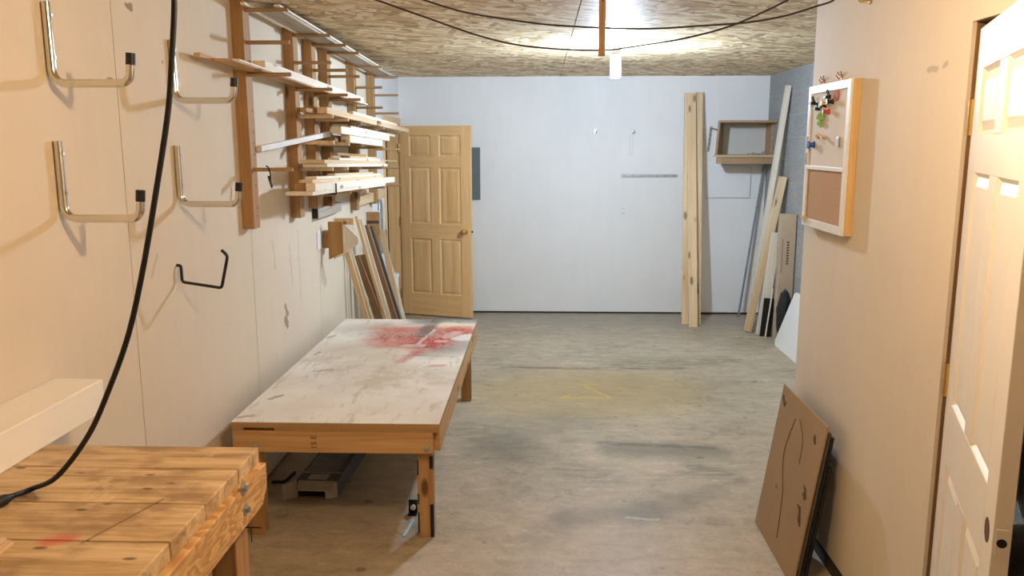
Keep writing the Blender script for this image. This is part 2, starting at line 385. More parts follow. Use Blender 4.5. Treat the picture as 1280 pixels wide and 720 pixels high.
def m_tabletop():
    g = G('paint_stained_white_board'); x, y, z = g.xyz()
    ox, oy = -.907, 4.53
    w = (g.noise(g.co(), 5, 4)-.5)*.30; wf = (g.noise(g.co(), 26, 3)-.5)*.05
    X, Y = x+w+ox, y+w+oy; Xf, Yf = x+wf+ox, y+wf+oy
    n = g.noise(g.co(), 2.2, 5, .6); col = g.ramp(n, [(.3, (.70,.63,.54)), (.55, (.83,.78,.71)), (.75, (.87,.84,.78))])
    br = g.noise(g.scale(g.co(), (7, 7, 1)), 1., 4)
    spk = g.noise(g.co(), 34, 5, .75); sk = .62+g.step(spk, .36, .60)*.38; big = g.noise(g.co(), 6, 4, .7); sk = sk*(.72+g.step(big, .36, .58)*.28)
    def st(m, c, k):
        nonlocal col
        col = g.mix(g.m('MULTIPLY', m, k, clamp=True), col, c)
    GR = (.20,.185,.17)
    st(g.seg(X, Y, (-1.2,4.4), (-.7,4.1), .05, .35)*g.step(br, .42, .65), (.50,.40,.24), .55)
    st(g.seg(X, Y, (-1.15,4.75), (-.95,4.6), .03, .25), (.50,.40,.24), .4)
    st(g.seg(X, Y, (-1.1,5.3), (-.9,5.2), .05, .3), (.45,.38,.30), .6)
    st(g.seg(X, Y, (-.60,4.75), (-.47,4.9), .04, .2), GR, .6)
    st(g.seg(X, Y, (-.85,5.6), (-.46,5.6), .05, .12), (.13,.12,.11), .8)
    st(g.seg(Xf, Yf, (-.72,5.43), (-.48,5.43), .045, .04), (.80,.70,.48), .9)
    st(g.seg(X, Y, (-.92,4.98), (-.90,5.02), .05, .22)*sk, (.50,.035,.02), 1.0)
    st(g.seg(X, Y, (-.72,4.85), (-.52,5.30), .05, .16)*sk, (.50,.03,.015), 1.15)
    st(g.seg(X, Y, (-.98,5.30), (-.72,5.28), .03, .22)*sk, (.50,.07,.045), .85)
    st(g.seg(Xf, Y, (-.72,4.70), (-.80,4.50), .005, .05)*sk, (.50,.06,.04), .8)
    st(g.seg(Xf, Yf, (-.60,4.40), (-.54,4.41), .005, .03), (.60,.18,.13), .6)
    st(g.seg(Xf, Yf, (-.60,5.10), (-.55,5.22), .01, .06)*sk, (.74,.62,.55), .8)
    st(g.seg(Xf, Yf, (-.51,5.05), (-.47,5.12), .03, .05), (.76,.72,.66), .9)
    st(g.seg(Xf, Yf, (-.735,5.58), (-.765,5.12), .022, .05)*sk, (.09,.09,.095), .95)
    st(g.seg(Xf, Yf, (-.70,5.30), (-.755,4.90), .004, .014)*sk, (.75,.72,.66), .8)
    st(g.seg(Xf, Yf, (-.80,4.86), (-.74,4.86), .022, .03)*sk, (.74,.68,.60), .9)
    st(g.seg(Xf, Yf, (-.64,4.98), (-.60,4.98), .010, .03)*sk, (.76,.68,.60), .8)
    st(g.seg(Xf, Yf, (-.86,4.63), (-.48,4.60), .003, .006), GR, .6)
    st(g.seg(X, Y, (-.95,5.12), (-.70,5.1), .02, .2)*g.step(spk, .48, .62), (.10,.09,.09), .7)
    st(g.seg(X, Y, (-.75,4.85), (-.55,4.8), .02, .12)*g.step(spk, .48, .62), (.13,.11,.11), .6)
    for a, b in (((-1.30,3.78),(-1.26,3.84)), ((-1.33,4.62),(-1.31,4.68)), ((-1.21,4.28),(-1.14,4.31)), ((-1.36,3.5),(-1.30,3.54)), ((-1.35,5.05),(-1.33,5.1))):
        st(g.seg(x+ox+(w*.4), y+oy+w*.3+wf, a, b, .008, .012)*g.step(br, .35, .45), (.38,.30,.21), .8)
    sp = g.vor(g.scale(g.co(), (9, 9, 1)), 1.); st((1.0-g.step(sp, .03, .075))*g.step(br, .4, .5), (.10,.08,.06), .8)
    sc = g.noise(g.scale(g.co(), (30, 5, 1)), 1., 3); st(g.step(sc, .56, .68), (.50,.42,.33), .5)
    gm = g.noise(g.scale(g.co(), (6, 3, 1)), 1., 6, .75); st(g.step(gm, .56, .72), (.50,.40,.28), .42)
    return g.done(col, .5, 0, .4)

# ------------------------------------------------------------------ room shell
XL, XR, YB, YF, H, XP, YP = -1.46, 2.285, 8.55, -1.6, 2.44, 1.2, 3.79
def struct(o, label, cat): return tag(o, label, cat, kind='structure')
struct(MB().box(XL-.3, XR+.3, YF-.2, YB+.3, -.12, 0).build('floor', m_concrete()), 'worn stained grey concrete floor of the workshop', 'floor')
c = MB(); g_ = .003
xs = [XL-.2, -1.03, .185, 1.405, XR+.2]; ys = [YF-.2, -1.0, 1.44, 3.88, 6.32, YB+.2]
for a, b in zip(xs, xs[1:]):
    for p, q in zip(ys, ys[1:]): c.box(a+g_, b-g_, p+g_, q-g_, H, H+.012)
c.box(XL-.25, XR+.25, YF-.25, YB+.25, H+.0125, H+.1)
struct(c.build('ceiling', m_osb()), 'bare oriented strand board ceiling', 'ceiling')
# left wall: drywall sheets with open seams; the far end is painted white and has a door opening
DY0, DY1, DZ = 7.70, 8.475, 1.965
c = MB(); seams = [YF, -.8, .415, 1.635, 2.855, 4.08, 5.32, 6.54, 7.08]
for a, b in zip(seams, seams[1:]): c.box(XL-.012, XL, a+.0025, b-.0025, .012, H)
c.mi = 1; c.box(XL-.1, XL-.0125, YF, 7.08, 0, H)
struct(c.build('wall_left', [m_left, m_dirt]), 'left wall of buff drywall sheets with open seams', 'wall')
c = MB(); c.box(XL-.1, XL, 7.082, DY0-.012, 0, H); c.box(XL-.1, XL, DY0-.012, DY1+.012, DZ+.012, H); c.box(XL-.1, XL, DY1+.012, YB, 0, H)
struct(c.build('wall_left_far', m_white), 'white end of the left wall around the oak door opening', 'wall')
struct(MB().box(XL-.9, XL-.88, DY0-.3, YB+.2, 0, H).build('wall_passage', m_white), 'passage wall beyond the oak door opening', 'wall')
c = MB(); c.box(XL-.1, XR+.1, YB, YB+.1, .022, H); c.mi = 1; c.box(XL-.1, XR+.1, YB+.02, YB+.1, 0, .022)
struct(c.build('wall_back', [m_white, m_dirt]), 'white painted back wall', 'wall')
struct(MB().box(XR, XR+.1, YF, YB, 0, H).build('wall_right', m_block()), 'grey concrete block wall in the far right corner', 'wall')
struct(MB().box(XL-.1, XR+.1, YF-.1, YF, 0, H).build('wall_front', m_white), 'wall behind the camera', 'wall')
JY0, JY1, JZ = 1.56, 2.43, 2.105
c = MB(); c.box(XP, XP+.012, JY1, YP, .085, H); c.box(XP, XP+.012, JY0, JY1, JZ, H); c.box(XP, XP+.012, YF, JY0, .085, H)
c.box(XP+.012, XR, YP-.012, YP, .085, H)
c.mi = 1; c.box(XP+.013, XP+.1, JY1+.02, YP-.013, .0, H); c.box(XP+.013, XP+.1, JY0-.02, JY1+.02, JZ+.02, H); c.box(XP+.013, XP+.1, YF, JY0-.02, 0, H)
struct(c.build('wall_partition', [m_part, m_dirt]), 'buff drywall partition on the near right', 'wall')
c = MB(); c.box(XP+.0125, XP+.115, JY1-.002, JY1+.018, 0, JZ+.02); c.box(XP+.0125, XP+.115, JY0-.018, JY0+.002, 0, JZ+.02); c.box(XP+.0125, XP+.115, JY0+.0021, JY1-.0021, JZ-.002, JZ+.018)
c.box(XP+.055, XP+.067, JY1-.014, JY1-.0021, 0, JZ-.0021)
struct(c.build('trim_1', m_jamb), 'raw brown wood jamb of the near right doorway', 'door jamb')
c = MB()
c.box(XL-.12, XL, DY0-.012, DY0+.006, 0, DZ+.012); c.box(XL-.12, XL, DY1-.006, DY1+.012, 0, DZ+.012); c.box(XL-.12, XL, DY0, DY1, DZ, DZ+.012)
c.box(XL, XL+.014, DY0-.065, DY0, 0, DZ+.065); c.box(XL, XL+.014, DY0, DY1, DZ+.006, DZ+.065); c.box(XL, XL+.014, DY1, DY1+.06, 0, DZ+.065)
struct(c.build('trim_2', m_oak, bevel=.003), 'oak casing and jamb of the far left door', 'door casing')

# ------------------------------------------------------------------ lamps
def lamp(loc, mat, label, kind):
    t = thing('ceiling_lamp', label, 'lamp', loc)
    MB().lathe([(.066,0),(.066,-.012),(.058,-.022),(.036,-.026),(.03,-.045),(.028,-.05)]).build('lamp_holder', m_wp, t, smooth=True)
    if kind == 'corn':
        MB().lathe([(.016,-.05),(.026,-.056),(.026,-.068),(.034,-.070)]).build('bulb_base', m_wp, t, smooth=True)
        c = MB()
        c.lathe([(.034,-.070),(.034,-.212),(.024,-.216)], seg=12)
        c.build('bulb', mat, t)
    else:
        MB().lathe([(.016,-.05),(.018,-.07)]).build('bulb_base', m_wp, t)
        MB().lathe([(.018,-.07),(.026,-.085),(.034,-.11),(.034,-.13),(.026,-.15),(.012,-.16)], seg=16).build('bulb', mat, t, smooth=True)
    return t
lamp(COOL_AT, m_cool, 'glowing white LED corn bulb in a ceiling holder near the back wall', 'corn')
lamp(WARM_AT, m_warm, 'warm round bulb in the ceiling holder above the workbench end of the room', 'globe')

# ------------------------------------------------------------------ doors
def six_panel(name, w, h, t, zs, stile, mullion, mats, parent_args, panel_both=True):
    """leaf in local X (0 hinge .. w), thickness 0..t along +Y, face seen is -Y"""
    d = thing(*parent_args[0], **parent_args[1])
    ms, mr, mp = mats; xi = [(stile, w/2-mullion/2), (w/2+mullion/2, w-stile)]
    c = MB(); c.box(0, stile, 0, t, 0, h); c.box(w-stile, w, 0, t, 0, h)
    c.build('stile', ms, d, bevel=.002)
    edges = [0]+[k for z in zs for k in z]+[h]
    c = MB()
    for a, b in zip(edges[0::2], edges[1::2]): c.box(stile, w-stile, 0, t, a, b)
    c.build('rail', mr, d, bevel=.002)
    c = MB()
    for a, b in zs: c.box(w/2-mullion/2, w/2+mullion/2, 0, t, a, b)
    c.build('mullion', ms, d, bevel=.002)
    for z0, z1 in zs:
        for x0, x1 in xi:
            c = MB(); c.box(x0, x1, .011, t-.011, z0, z1)
            for ya, yb in ((.011, .003), (t-.011, t-.003)):
                c.frustum(x0+.012, x1-.012, z0+.012, z1-.012, ya, yb, .024)
            # sloped sticking around the opening
            for (a0, a1, b0, b1) in ((x0, x0, z0, z1), (x1, x1, z0, z1)):
                s_ = 1 if a0 == x0 else -1
                c.prism([(a0, .002), (a0+s_*.010, .011), (a0, .011)], 2, z0, z1)
            for zz, s_ in ((z0, 1), (z1, -1)):
                c.hexa([(x0,.002,zz),(x1,.002,zz),(x1,.011,zz),(x0,.011,zz),(x0,.0109,zz+s_*.010),(x1,.0109,zz+s_*.010),(x1,.011,zz+s_*.010),(x0,.011,zz+s_*.010)])
            c.build('panel', mp, d)
    return d
# far oak door: hinged at the far end of the left wall, standing open across the back wall
p0, p1 = Vector((-1.448, 8.455)), Vector((-.703, 8.223))
ang = math.atan2(p1.y-p0.y, p1.x-p0.x); wd = (p1-p0).length
d1 = six_panel('door_1', wd, 1.938, .035, [(.225,.80),(.955,1.525),(1.635,1.845)], .108, .095, (m_oak, m_oakx, m_oakp),
    (('door_1', 'oak six panel door standing open in front of the white back wall', 'door'), dict(loc=(p0.x, p0.y, .012), rz=ang, kind='structure')))
c = MB().lathe([(.030,0),(.030,-.006),(.012,-.010),(.011,-.03),(.022,-.036),(.028,-.048),(.026,-.060),(.014,-.068)], (wd-.065, 0, .885), axis=1, seg=20)
c.build('door_knob', m_brass, d1, smooth=True)
MB().lathe([(.030,0),(.030,.006),(.012,.010),(.011,.03),(.022,.036),(.028,.048),(.026,.060),(.014,.068)], (wd-.065, .035, .885), axis=1, seg=20).build('door_knob', m_brass, d1, smooth=True)
MB().box(wd, wd+.012, .010, .025, .875, .895).build('latch', m_blk, d1)
for z in (.22, .97, 1.72): 
    MB().tube([(-.004,-.006,z-.045),(-.004,-.006,z+.045)], .006).box(-.001, .0, 0, .03, z-.045, z+.045).build('hinge', m_brass, d1)
# near white door: hinged on the partition jamb, half open into the room
h0 = Vector((1.212, 2.408)); a_ = math.radians(19.0)
dirv = Vector((-math.sin(a_), -math.cos(a_)))
d2 = six_panel('door_2', .812, 2.070, .035, [(.20,.84),(1.02,1.68),(1.78,1.955)], .11, .10, (m_wdoor, m_wdoor, m_wdoor),
    (('door_2', 'cream white six panel door half open on the near right', 'door'), dict(loc=(h0.x, h0.y, .012), rz=math.atan2(dirv.y, dirv.x), kind='structure')))
c = MB(); c.lathe([(.027,-.0008),(.027,.0)], (.812-.060, 0, .935), axis=1, seg=28); c.build('lock_bore', m_torn, d2)
c = MB(); c.box(.812, .8135, .006, .029, .905, .965); c.build('latch_plate', m_wdoor, d2, bevel=.001)
MB().lathe([(.010,.8136),(.010,.8141)], (0, .0175, .935), axis=0, seg=20).build('latch_hole', m_black, d2)
for z in (.25, 1.065, 1.83):
    c = MB(); c.tube([(.0,-.006,z-.05),(.0,-.006,z+.05)], .0065)
    c.box(-.0015, -.0003, .0, .033, z-.045, z+.045)
    c.build('hinge', m_brass, d2)

# ------------------------------------------------------------------ low stained table
T = thing('work_table', 'low wooden table with a white top stained by red spray paint', 'table', (-.907, 4.53, 0))
X0, X1, Y0, Y1, ZT = -.463, .463, -1.087, 1.09, .558
MB().box(X0, X1, Y0, Y1, ZT-.003, ZT).build('top_surface', m_tabletop(), T)
MB().box(X0, X1, Y0, Y1, ZT-.026, ZT-.0032).build('tabletop', m_chip, T)
c = MB(); c.box(X0+.19, X1-.004, Y0+.004, Y0+.042, ZT-.042, ZT-.0265); 
MB().box(X0, X0+.05, Y0+.004, Y0+.042, ZT-.042, ZT-.0265).build('spacer', m_chip, T); MB().box(X0+.19, X1-.004, Y1-.042, Y1-.004, ZT-.042, ZT-.0265).build('spacer', m_chip, T)
c.build('spacer', m_chip, T)
ap = MB().box(X0+.0, X1-.03, Y0+.004, Y0+.042, ZT-.142, ZT-.043).build('apron', m_studx, T, bevel=.003)
MB().box(X0+.0, X1-.03, Y1-.042, Y1-.004, ZT-.142, ZT-.043).build('apron', m_studx, T, bevel=.003)
for x in (X0+.002, X1-.032): MB().box(x, x+.03, Y0+.046, Y1-.046, ZT-.142, ZT-.028).build('apron', m_age, T, bevel=.003)
for sx in (0, 1):
    for sy in (0, 1):
        xa = X1-.108 if sx else X0+.036; ya = Y0+.046 if not sy else Y1-.046-.07
        MB().box(xa, xa+.07, ya, ya+.07, 0, ZT-.027).build('leg', m_stud, T, bevel=.003)
legs = [o for o in T.children if o.name.startswith('leg')]
fx = X1-.108
for xa, xb, ya, yb, zz, hh in ((-.0008,.006,.0452,.060,.02,.10),(-.0008,.006,.0452,.060,.16,.05),(-.0008,.006,.0452,.060,.30,.07),(.055,.0708,.0452,.066,.0,.16),(.055,.0708,.0452,.066,.33,.06)):
    k_ = MB().box(fx+xa, fx+xb, Y0+ya, Y0+yb, zz, zz+hh).build('paint_smear', m_black, legs[2]); k_['label'] = 'black paint smear'
for x in (-.36, .405): MB().lathe([(.012,Y0+.004),(.012,Y0-.002),(.006,Y0-.006)], (x, 0, ZT-.115), axis=1, seg=14).build('bolt_head', m_galv, T, smooth=True)
tx = bpy.data.curves.new('stamp', 'FONT'); tx.body = '15 E'; tx.size = .036; tx.extrude = .0004; tx.align_x = 'CENTER'
tmp = bpy.data.objects.new('stamp', tx); COL.objects.link(tmp); bpy.context.view_layer.update()
sm = bpy.data.meshes.new_from_object(tmp.evaluated_get(bpy.context.evaluated_depsgraph_get())); bpy.data.objects.remove(tmp); bpy.data.curves.remove(tx)
to = bpy.data.objects.new('stamp', sm); COL.objects.link(to); sm.materials.append(m_torn); to.parent = ap
to.rotation_euler = (math.pi/2, math.radians(-90), 0); to.location = (-.085, Y0+.0034, ZT-.093)
# black caster bracket beside the front leg and pale blue stick on the floor
t = thing('bracket', 'small black bracket with a white knob behind the front right table leg', 'bracket', (-.615, 3.72, 0))
c = MB(); c.box(-.022, .022, -.018, .018, 0, .006); c.box(-.022, .022, .012, .018, .006, .07); c.build('bracket_body', m_blk, t, bevel=.002)
MB().lathe([(.006,.012),(.006,-.002),(.012,-.006),(.013,-.016),(.006,-.021)], (.004, 0, .042), axis=1, seg=14).build('knob', m_wp, t, smooth=True)
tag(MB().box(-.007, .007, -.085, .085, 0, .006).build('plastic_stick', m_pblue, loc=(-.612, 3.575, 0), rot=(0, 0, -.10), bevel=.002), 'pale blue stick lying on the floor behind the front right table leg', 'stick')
# ceiling grabber on the table: thin wire ring under apron
t = thing('cardboard_box', 'dark printed cardboard box with open flaps on the floor under the table', 'box', (-1.13, 3.90, 0), rz=-.03)
bw, bl, bh = .105, .66, .085
c = MB(); c.box(-bw, bw, 0, bl, 0, .004); c.box(-bw, -bw+.004, 0, bl, .004, bh); c.box(bw-.004, bw, 0, bl, .004, bh); c.box(-bw, bw, 0, bl, bh, bh+.004); c.box(-bw+.004, bw-.004, bl-.004, bl, .004, bh)
c.build('box_body', m_carddk, t)
MB().box(-bw+.012, bw-.03, .12, .50, bh+.0042, bh+.005).build('printed_panel', m_prnt, t)
MB().box(-bw, bw, .10, .112, bh+.0042, bh+.0052).build('tape_stripe', m_card, t)
c = MB(); c.box(-bw+.05, bw-.06, .015, .085, bh+.0042, bh+.005); c.build('printed_label', m_cardlt, t)
c = MB(); c.hexa([(-bw,0,.004),(-bw+.004,0,.004),(-bw-.052,-.055,.004),(-bw-.056,-.055,.004),(-bw,0,bh),(-bw+.004,0,bh),(-bw-.052,-.055,bh),(-bw-.056,-.055,bh)]); c.build('flap', m_cardlt, t)
c = MB(); c.hexa([(bw-.004,0,.004),(bw,0,.004),(bw-.052,-.03,.004),(bw-.056,-.03,.004),(bw-.004,0,bh),(bw,0,bh),(bw-.052,-.03,bh),(bw-.056,-.03,bh)]); c.build('flap', m_cardlt, t)
c = MB(); c.hexa([(-bw+.01,0,bh),(bw-.01,0,bh),(bw-.02,-.055,bh-.028),(-bw+.02,-.055,bh-.028),(-bw+.01,0,bh+.004),(bw-.01,0,bh+.004),(bw-.02,-.055,bh-.024),(-bw+.02,-.055,bh-.024)]); c.build('flap', m_cardlt, t)
tag(MB().tube(rounded([(-1.42,4.07,.008),(-1.355,4.07,.008),(-1.335,4.20,.008)], .02), .007).build('bent_rod', m_blk, smooth=True), 'black bent rod lying on the floor left of the printed box', 'rod')

# ------------------------------------------------------------------ workbench in the foreground
BZ = .98
Bn = thing('workbench', 'worn plank topped wooden workbench in the left foreground', 'workbench', (-1.09, 1.35, 0))
wl, wr = -.355, .345
mbt = m_benchtop(); ry = [.698, .548, .348, .170, -.03, -.22, -.42, -.60]
for a, b in zip(ry[1:], ry): MB().box(wl, wr, a+.0015, b-.0015, BZ-.042, BZ).build('plank', mbt, Bn, bevel=.003)
mbe = m_benchend()
MB().prism([(-.60,BZ-.145),(.655,BZ-.145),(.698,BZ-.105),(.698,BZ-.0425),(-.60,BZ-.0425)], 0, wr-.022, wr+.018).build('apron', mbe, Bn, bevel=.003)
MB().prism([(-.60,BZ-.145),(.655,BZ-.145),(.698,BZ-.105),(.698,BZ-.0425),(-.60,BZ-.0425)], 0, wl, wl+.038).build('apron', mbe, Bn, bevel=.003)
MB().box(wl+.04, wr-.024, .655, .693, BZ-.145, BZ-.0425).build('cross_rail', m_studx, Bn, bevel=.003)
for x in (wl+.04, wr-.092):
    for y in (.565, -.58): MB().box(x, x+.068, y, y+.085, 0, BZ-.0425).build('leg', m_stud, Bn, bevel=.004)
MB().box(wl+.108, wr-.094, .595, .633, .25, .34).build('stretcher', m_studx, Bn, bevel=.003)
for y, z in ((.525, BZ-.028), (.535, BZ-.088)):
    MB().lathe([(.016,wr+.018),(.016,wr+.020),(.008,wr+.021),(.008,wr+.029),(.003,wr+.030)], (0, y, z-.012), axis=0, seg=18).build('bolt', m_galv, Bn, smooth=True)
MB().tube([(wr-.024,.60,.80),(wr+.03,.60,.80)], .002).tube([(wr+.004,.60,.80),(wr+.004,.60,.76)], .0015).build('bent_nail', m_blk, Bn)
bm_ = tag(MB().box(-.074, .074, -1.35, 0, 0, .098).build('timber_beam', m_beam, loc=(-1.384, 2.335, BZ+.0005), bevel=.003), 'cream white square timber lying on the workbench along the left wall', 'timber')
for k in range(3):
    lb = ('topmost', 'middle', 'lowest')[2-k]
    tag(MB().box(-.16, .0, -.28, 0, 0, .007).build('plywood_strip', m_pine, loc=(-1.052-.002*k, 1.497-.006*k, BZ+.0004+.0074*k), rot=(0, 0, -.02*k), bevel=.001),
        f'{lb} thin pale plywood strip of the small stack on the workbench', 'board', 'thin strips on the workbench')

# ------------------------------------------------------------------ black extension cord
pts = [at(*q[:2], 'y', q[2]) for q in ((216,-60,1.74),(218,0,1.74),(215,70,1.74),(210,140,1.74),(195,240,1.74),(178,340,1.74),(160,420,1.74),(135,490,1.74),(110,545,1.73),(72,595,1.71))]
pts = [Vector((pts[0].x+.03, 1.76, 2.435))]+pts+[at(40,611,'z',BZ+.010), at(16,620,'z',BZ+.0135)]
t = thing('extension_cord', 'thick black extension cord hanging from the ceiling down onto the workbench', 'cord', pts[-1])
off = Vector(t.location)
MB().tube([p-off for p in spline(pts, 8)], .0062, 12).build('cable', m_black, t, smooth=True)
e0 = pts[-1]-off; dv = (pts[-1]-pts[-2]).normalized(); dv.z = 0
MB().tube([e0, e0+dv*.012, e0+dv*.02, e0+dv*.055, e0+dv*.06], [.0065,.0095,.0125,.0125,.010], 14).build('socket_end', m_black, t, smooth=True)

# ------------------------------------------------------------------ chrome bicycle hooks on the left wall
def bike_hook(y, z, label):
    t = thing('wall_hook', label, 'hook', (XL, y, z), group='chrome utility hooks on the left wall')
    pth = rounded([(.013,0,.232),(.013,0,.0),(.245,0,.0),(.252,0,.062)], .045, 8)
    MB().tube(pth, .0125, 14).build('hook_bar', m_chrome, t, smooth=True)
    MB().tube([(.2505,0,.052),(.2535,0,.086)], .0138, 16).build('end_cap', m_black, t, smooth=True)
    for zz in (.195, .075): MB().lathe([(.006,.0255),(.005,.0285)], (0,0,zz), axis=0, seg=12).build('screw', m_galv, t)
    return t
hk = bike_hook(2.455, 1.948, 'chrome utility hook high on the left wall nearest the camera')
for y, z, lb in ((3.28, 1.940, 'upper chrome utility hook just left of the lumber rack'), (2.45, 1.548, 'lower chrome utility hook nearest the camera on the left wall'),
                 (3.265, 1.533, 'lower chrome utility hook beside the first rack upright')):
    dup(hk, (XL, y, z), lb)
o = MB().tube(rounded([(-1.459,3.215,1.292),(-1.443,3.215,1.290),(-1.440,3.21,1.225),(-1.277,3.20,1.203),(-1.245,3.20,1.333),(-1.268,3.20,1.356)], .012, 5), .0062, 12)
tag(o.build('wire_hook', m_blk, smooth=True), 'black bent steel hook low on the left wall below the chrome hooks', 'hook')

# ------------------------------------------------------------------ lumber rack: six uprights with pegs
ROW = [2.395, 2.246, 2.098, 1.949, 1.800, 1.648, 1.500]
def rowz(r, Y): return ROW[r]-.025*(Y-4.0)
UP = [  # centre Y, bottom z, top z, pegged rows, words
    (4.005, 1.36, 2.438, (0,1,2,5), 'nearest the camera', .089),
    (4.79, 1.345, 2.415, (0,1,2,3,4,5,6), 'second from the camera', .089),
    (5.17, 1.375, 2.40, (0,1,2,3,4,5,6), 'third from the camera', .089),
    (5.53, 1.36, 2.39, (0,1,2,3,4,5,6), 'fourth from the camera', .089),
    (6.30, 1.33, 2.438, (0,1,2,3,4,5,6), 'fifth from the camera', .089),
    (7.00, 1.27, 2.36, (0,1,2,3,4,5,6), 'farthest, beside the oak door casing', .089)]
DEP = .058
for i, (y, zb, ztp, rows, wd_, wid) in enumerate(UP):
    t = thing('rack_upright', f'brown wooden rack upright with pegs, {wd_}', 'rack upright', (XL, y, zb), group='uprights of the lumber rack')
    MB().box(.0005, DEP, -.04, wid-.04, 0, ztp-zb).build('post', m_stud, t, bevel=.002)
    for r in rows:
        z = rowz(r, y)-zb; bl_ = .262 if r != 5 else .25
        if i in (1, 2) and r in (3, 4, 5):
            MB().box(DEP, bl_, -.012, .012, z-.012, z+.010).build('peg', m_pine, t, bevel=.002)
        else:
            MB().tube([(DEP-.02,0,z),(bl_,0,z)], .0095, 12).build('peg', m_dowel, t, smooth=True)
    if i == 0:
        for zz in (1.93, 1.83, 1.775, 1.72, 1.57, 1.46, 1.42):
            MB().lathe([(.0055,DEP-.002),(.0055,DEP+.0004)], (0, .018, zz-zb), axis=0, seg=10).build('bored_hole', m_torn, t)
def lumber(name, label, y0, y1, xr, w, r, dz, th, mat, dx=0.0, tilt=0.0, cat='board', group=None):
    """board along Y: right edge xr at the near end, width w towards the wall, lying dz above the pegs of row r"""
    za = rowz(r, y0)+.0105+dz; zb_ = rowz(r, y1)+.0105+dz+tilt
    L = math.hypot(y1-y0, zb_-za)
    o = MB().box(-w, 0, 0, L, 0, th).build(name, mat, loc=(xr, y0, za), rot=(math.atan2(zb_-za, y1-y0), 0, -dx), bevel=.0015)
    return tag(o, label, cat, group)
G0 = 'boards on the rack pegs under the ceiling'; G2 = 'boards on the long upper pegs'; G3 = 'offcuts on the middle pegs'; G4 = 'lumber above the slanted white stick'; G5 = 'boards on the lower pegs'; G6 = 'lumber on the lowest pegs'
lumber('board', 'wide weathered grey board on the top pegs under the ceiling', 4.10, 7.25, -1.262, .11, 0, 0, .012, m_grey, group=G0)
lumber('board', 'pale strip along the outer edge on top of the wide grey ceiling board', 4.05, 6.6, -1.250, .03, 0, .0122, .010, m_pale, group=G0)
lumber('board', 'pale narrow board on the top pegs against the first upright', 3.93, 4.9, -1.376, .022, 0, 0, .012, m_pale, group=G0)
lumber('board', 'dark brown batten on the top pegs behind the wide grey board', 4.72, 7.15, -1.376, .022, 0, 0, .018, m_brownx, group=G0)
# row 2
lumber('plywood_strip', 'lower thin plywood strip under the white topped stud on the upper pegs', 3.56, 6.05, -1.312, .085, 2, 0, .010, m_age, group=G2)
lumber('plywood_strip', 'upper thin pale plywood strip directly beneath the upper stud', 3.66, 6.35, -1.318, .082, 2, .0103, .010, m_pale, group=G2)
lumber('stud', 'thick pale stud lying highest on the upper pegs across the first uprights', 4.06, 6.30, -1.338, .062, 2, .021, .040, m_pale, group=G2, cat='stud')
lumber('board', 'short brown stick jutting out toward the camera beside the upper plywood', 3.44, 4.2, -1.403, .026, 2, 0, .018, m_age, group=G2)
# row 3
lumber('stud', 'pale short stud on the third pegs down with its bright side to the room', 4.72, 6.15, -1.215, .06, 3, 0, .036, m_pine, group=G3, cat='stud')
lumber('board', 'brown flat board beside the pale short stud on the third pegs', 4.55, 5.9, -1.285, .055, 3, 0, .022, m_age, group=G3)
lumber('board', 'small brown board resting on the brown flat board of the third pegs', 4.70, 6.3, -1.28, .06, 3, .0225, .018, m_brownx, group=G3)
lumber('board', 'long grey thin stick reaching past the last upright toward the oak door', 5.0, 7.95, -1.345, .02, 3, 0, .014, m_grey, group=G3)
lumber('board', 'pale batten on top of the third pegs near the fourth upright', 5.45, 7.1, -1.23, .03, 3, .0365, .022, m_pale, group=G3)
lumber('stud', 'bright ended stud on the third pegs nearest the oak door', 6.2, 7.6, -1.21, .05, 3, 0, .036, m_pine, group=G3, cat='stud')
# row 4
lumber('stud', 'bright white sided stud on top of the pile above the slanted stick', 4.97, 6.55, -1.198, .062, 4, .046, .044, m_pale, group=G4, cat='stud')
lumber('stud', 'bright sided stud directly under the white stud on the fourth pegs', 5.22, 6.3, -1.205, .058, 4, 0, .0445, m_pale, group=G4, cat='stud')
lumber('board', 'dark brown board on the fourth pegs behind the bright studs', 5.12, 6.6, -1.275, .06, 4, 0, .026, m_brownx, group=G4)
lumber('board', 'grey white offcut lying on the dark board of the fourth pegs', 5.14, 5.9, -1.285, .05, 4, .0265, .018, m_grey, group=G4)
lumber('board', 'pinkish pale lath lying on the white sided stud of the fourth pegs', 5.3, 6.9, -1.215, .04, 4, .0905, .016, m_pale, group=G4)
# slanted white stick
pa, pb = Vector((-1.388, 4.06, 1.748)), Vector((-1.295, 5.05, 1.830))
dv = pb-pa; o = MB().box(-.012, .012, 0, dv.length, -.014, .014).build('stick', plain('white_painted_lath', (.84,.82,.78), .5, vary=.04), loc=pa, rot=(math.asin(dv.z/dv.length), 0, -math.atan2(dv.x, dv.y)), bevel=.001)
tag(o, 'white painted stick slanting upward from the first rack upright', 'stick')
# row 5
lumber('board', 'lower brown ended board of the pair on the fifth pegs', 4.62, 6.45, -1.200, .135, 5, 0, .021, m_pale, group=G5)
lumber('board', 'upper brown ended board of the pair on the fifth pegs', 4.58, 6.35, -1.203, .14, 5, .0213, .020, m_pine, group=G5)
lumber('board', 'pale lath on the upper board of the fifth pegs', 4.95, 6.2, -1.21, .07, 5, .0416, .013, m_pale, group=G5)
lumber('board', 'short pale lath topmost of the stack on the fifth pegs', 5.25, 6.1, -1.215, .06, 5, .0549, .013, m_pine, group=G5)
lumber('board', 'brown offcut with a pale side above the stack on the fifth pegs', 4.95, 5.75, -1.22, .05, 5, .0683, .016, m_age, group=G5)
lumber('board', 'thin stick on the fifth pegs that sticks out past the last upright', 5.6, 7.35, -1.285, .012, 5, .0416, .010, m_pine, group=G5)
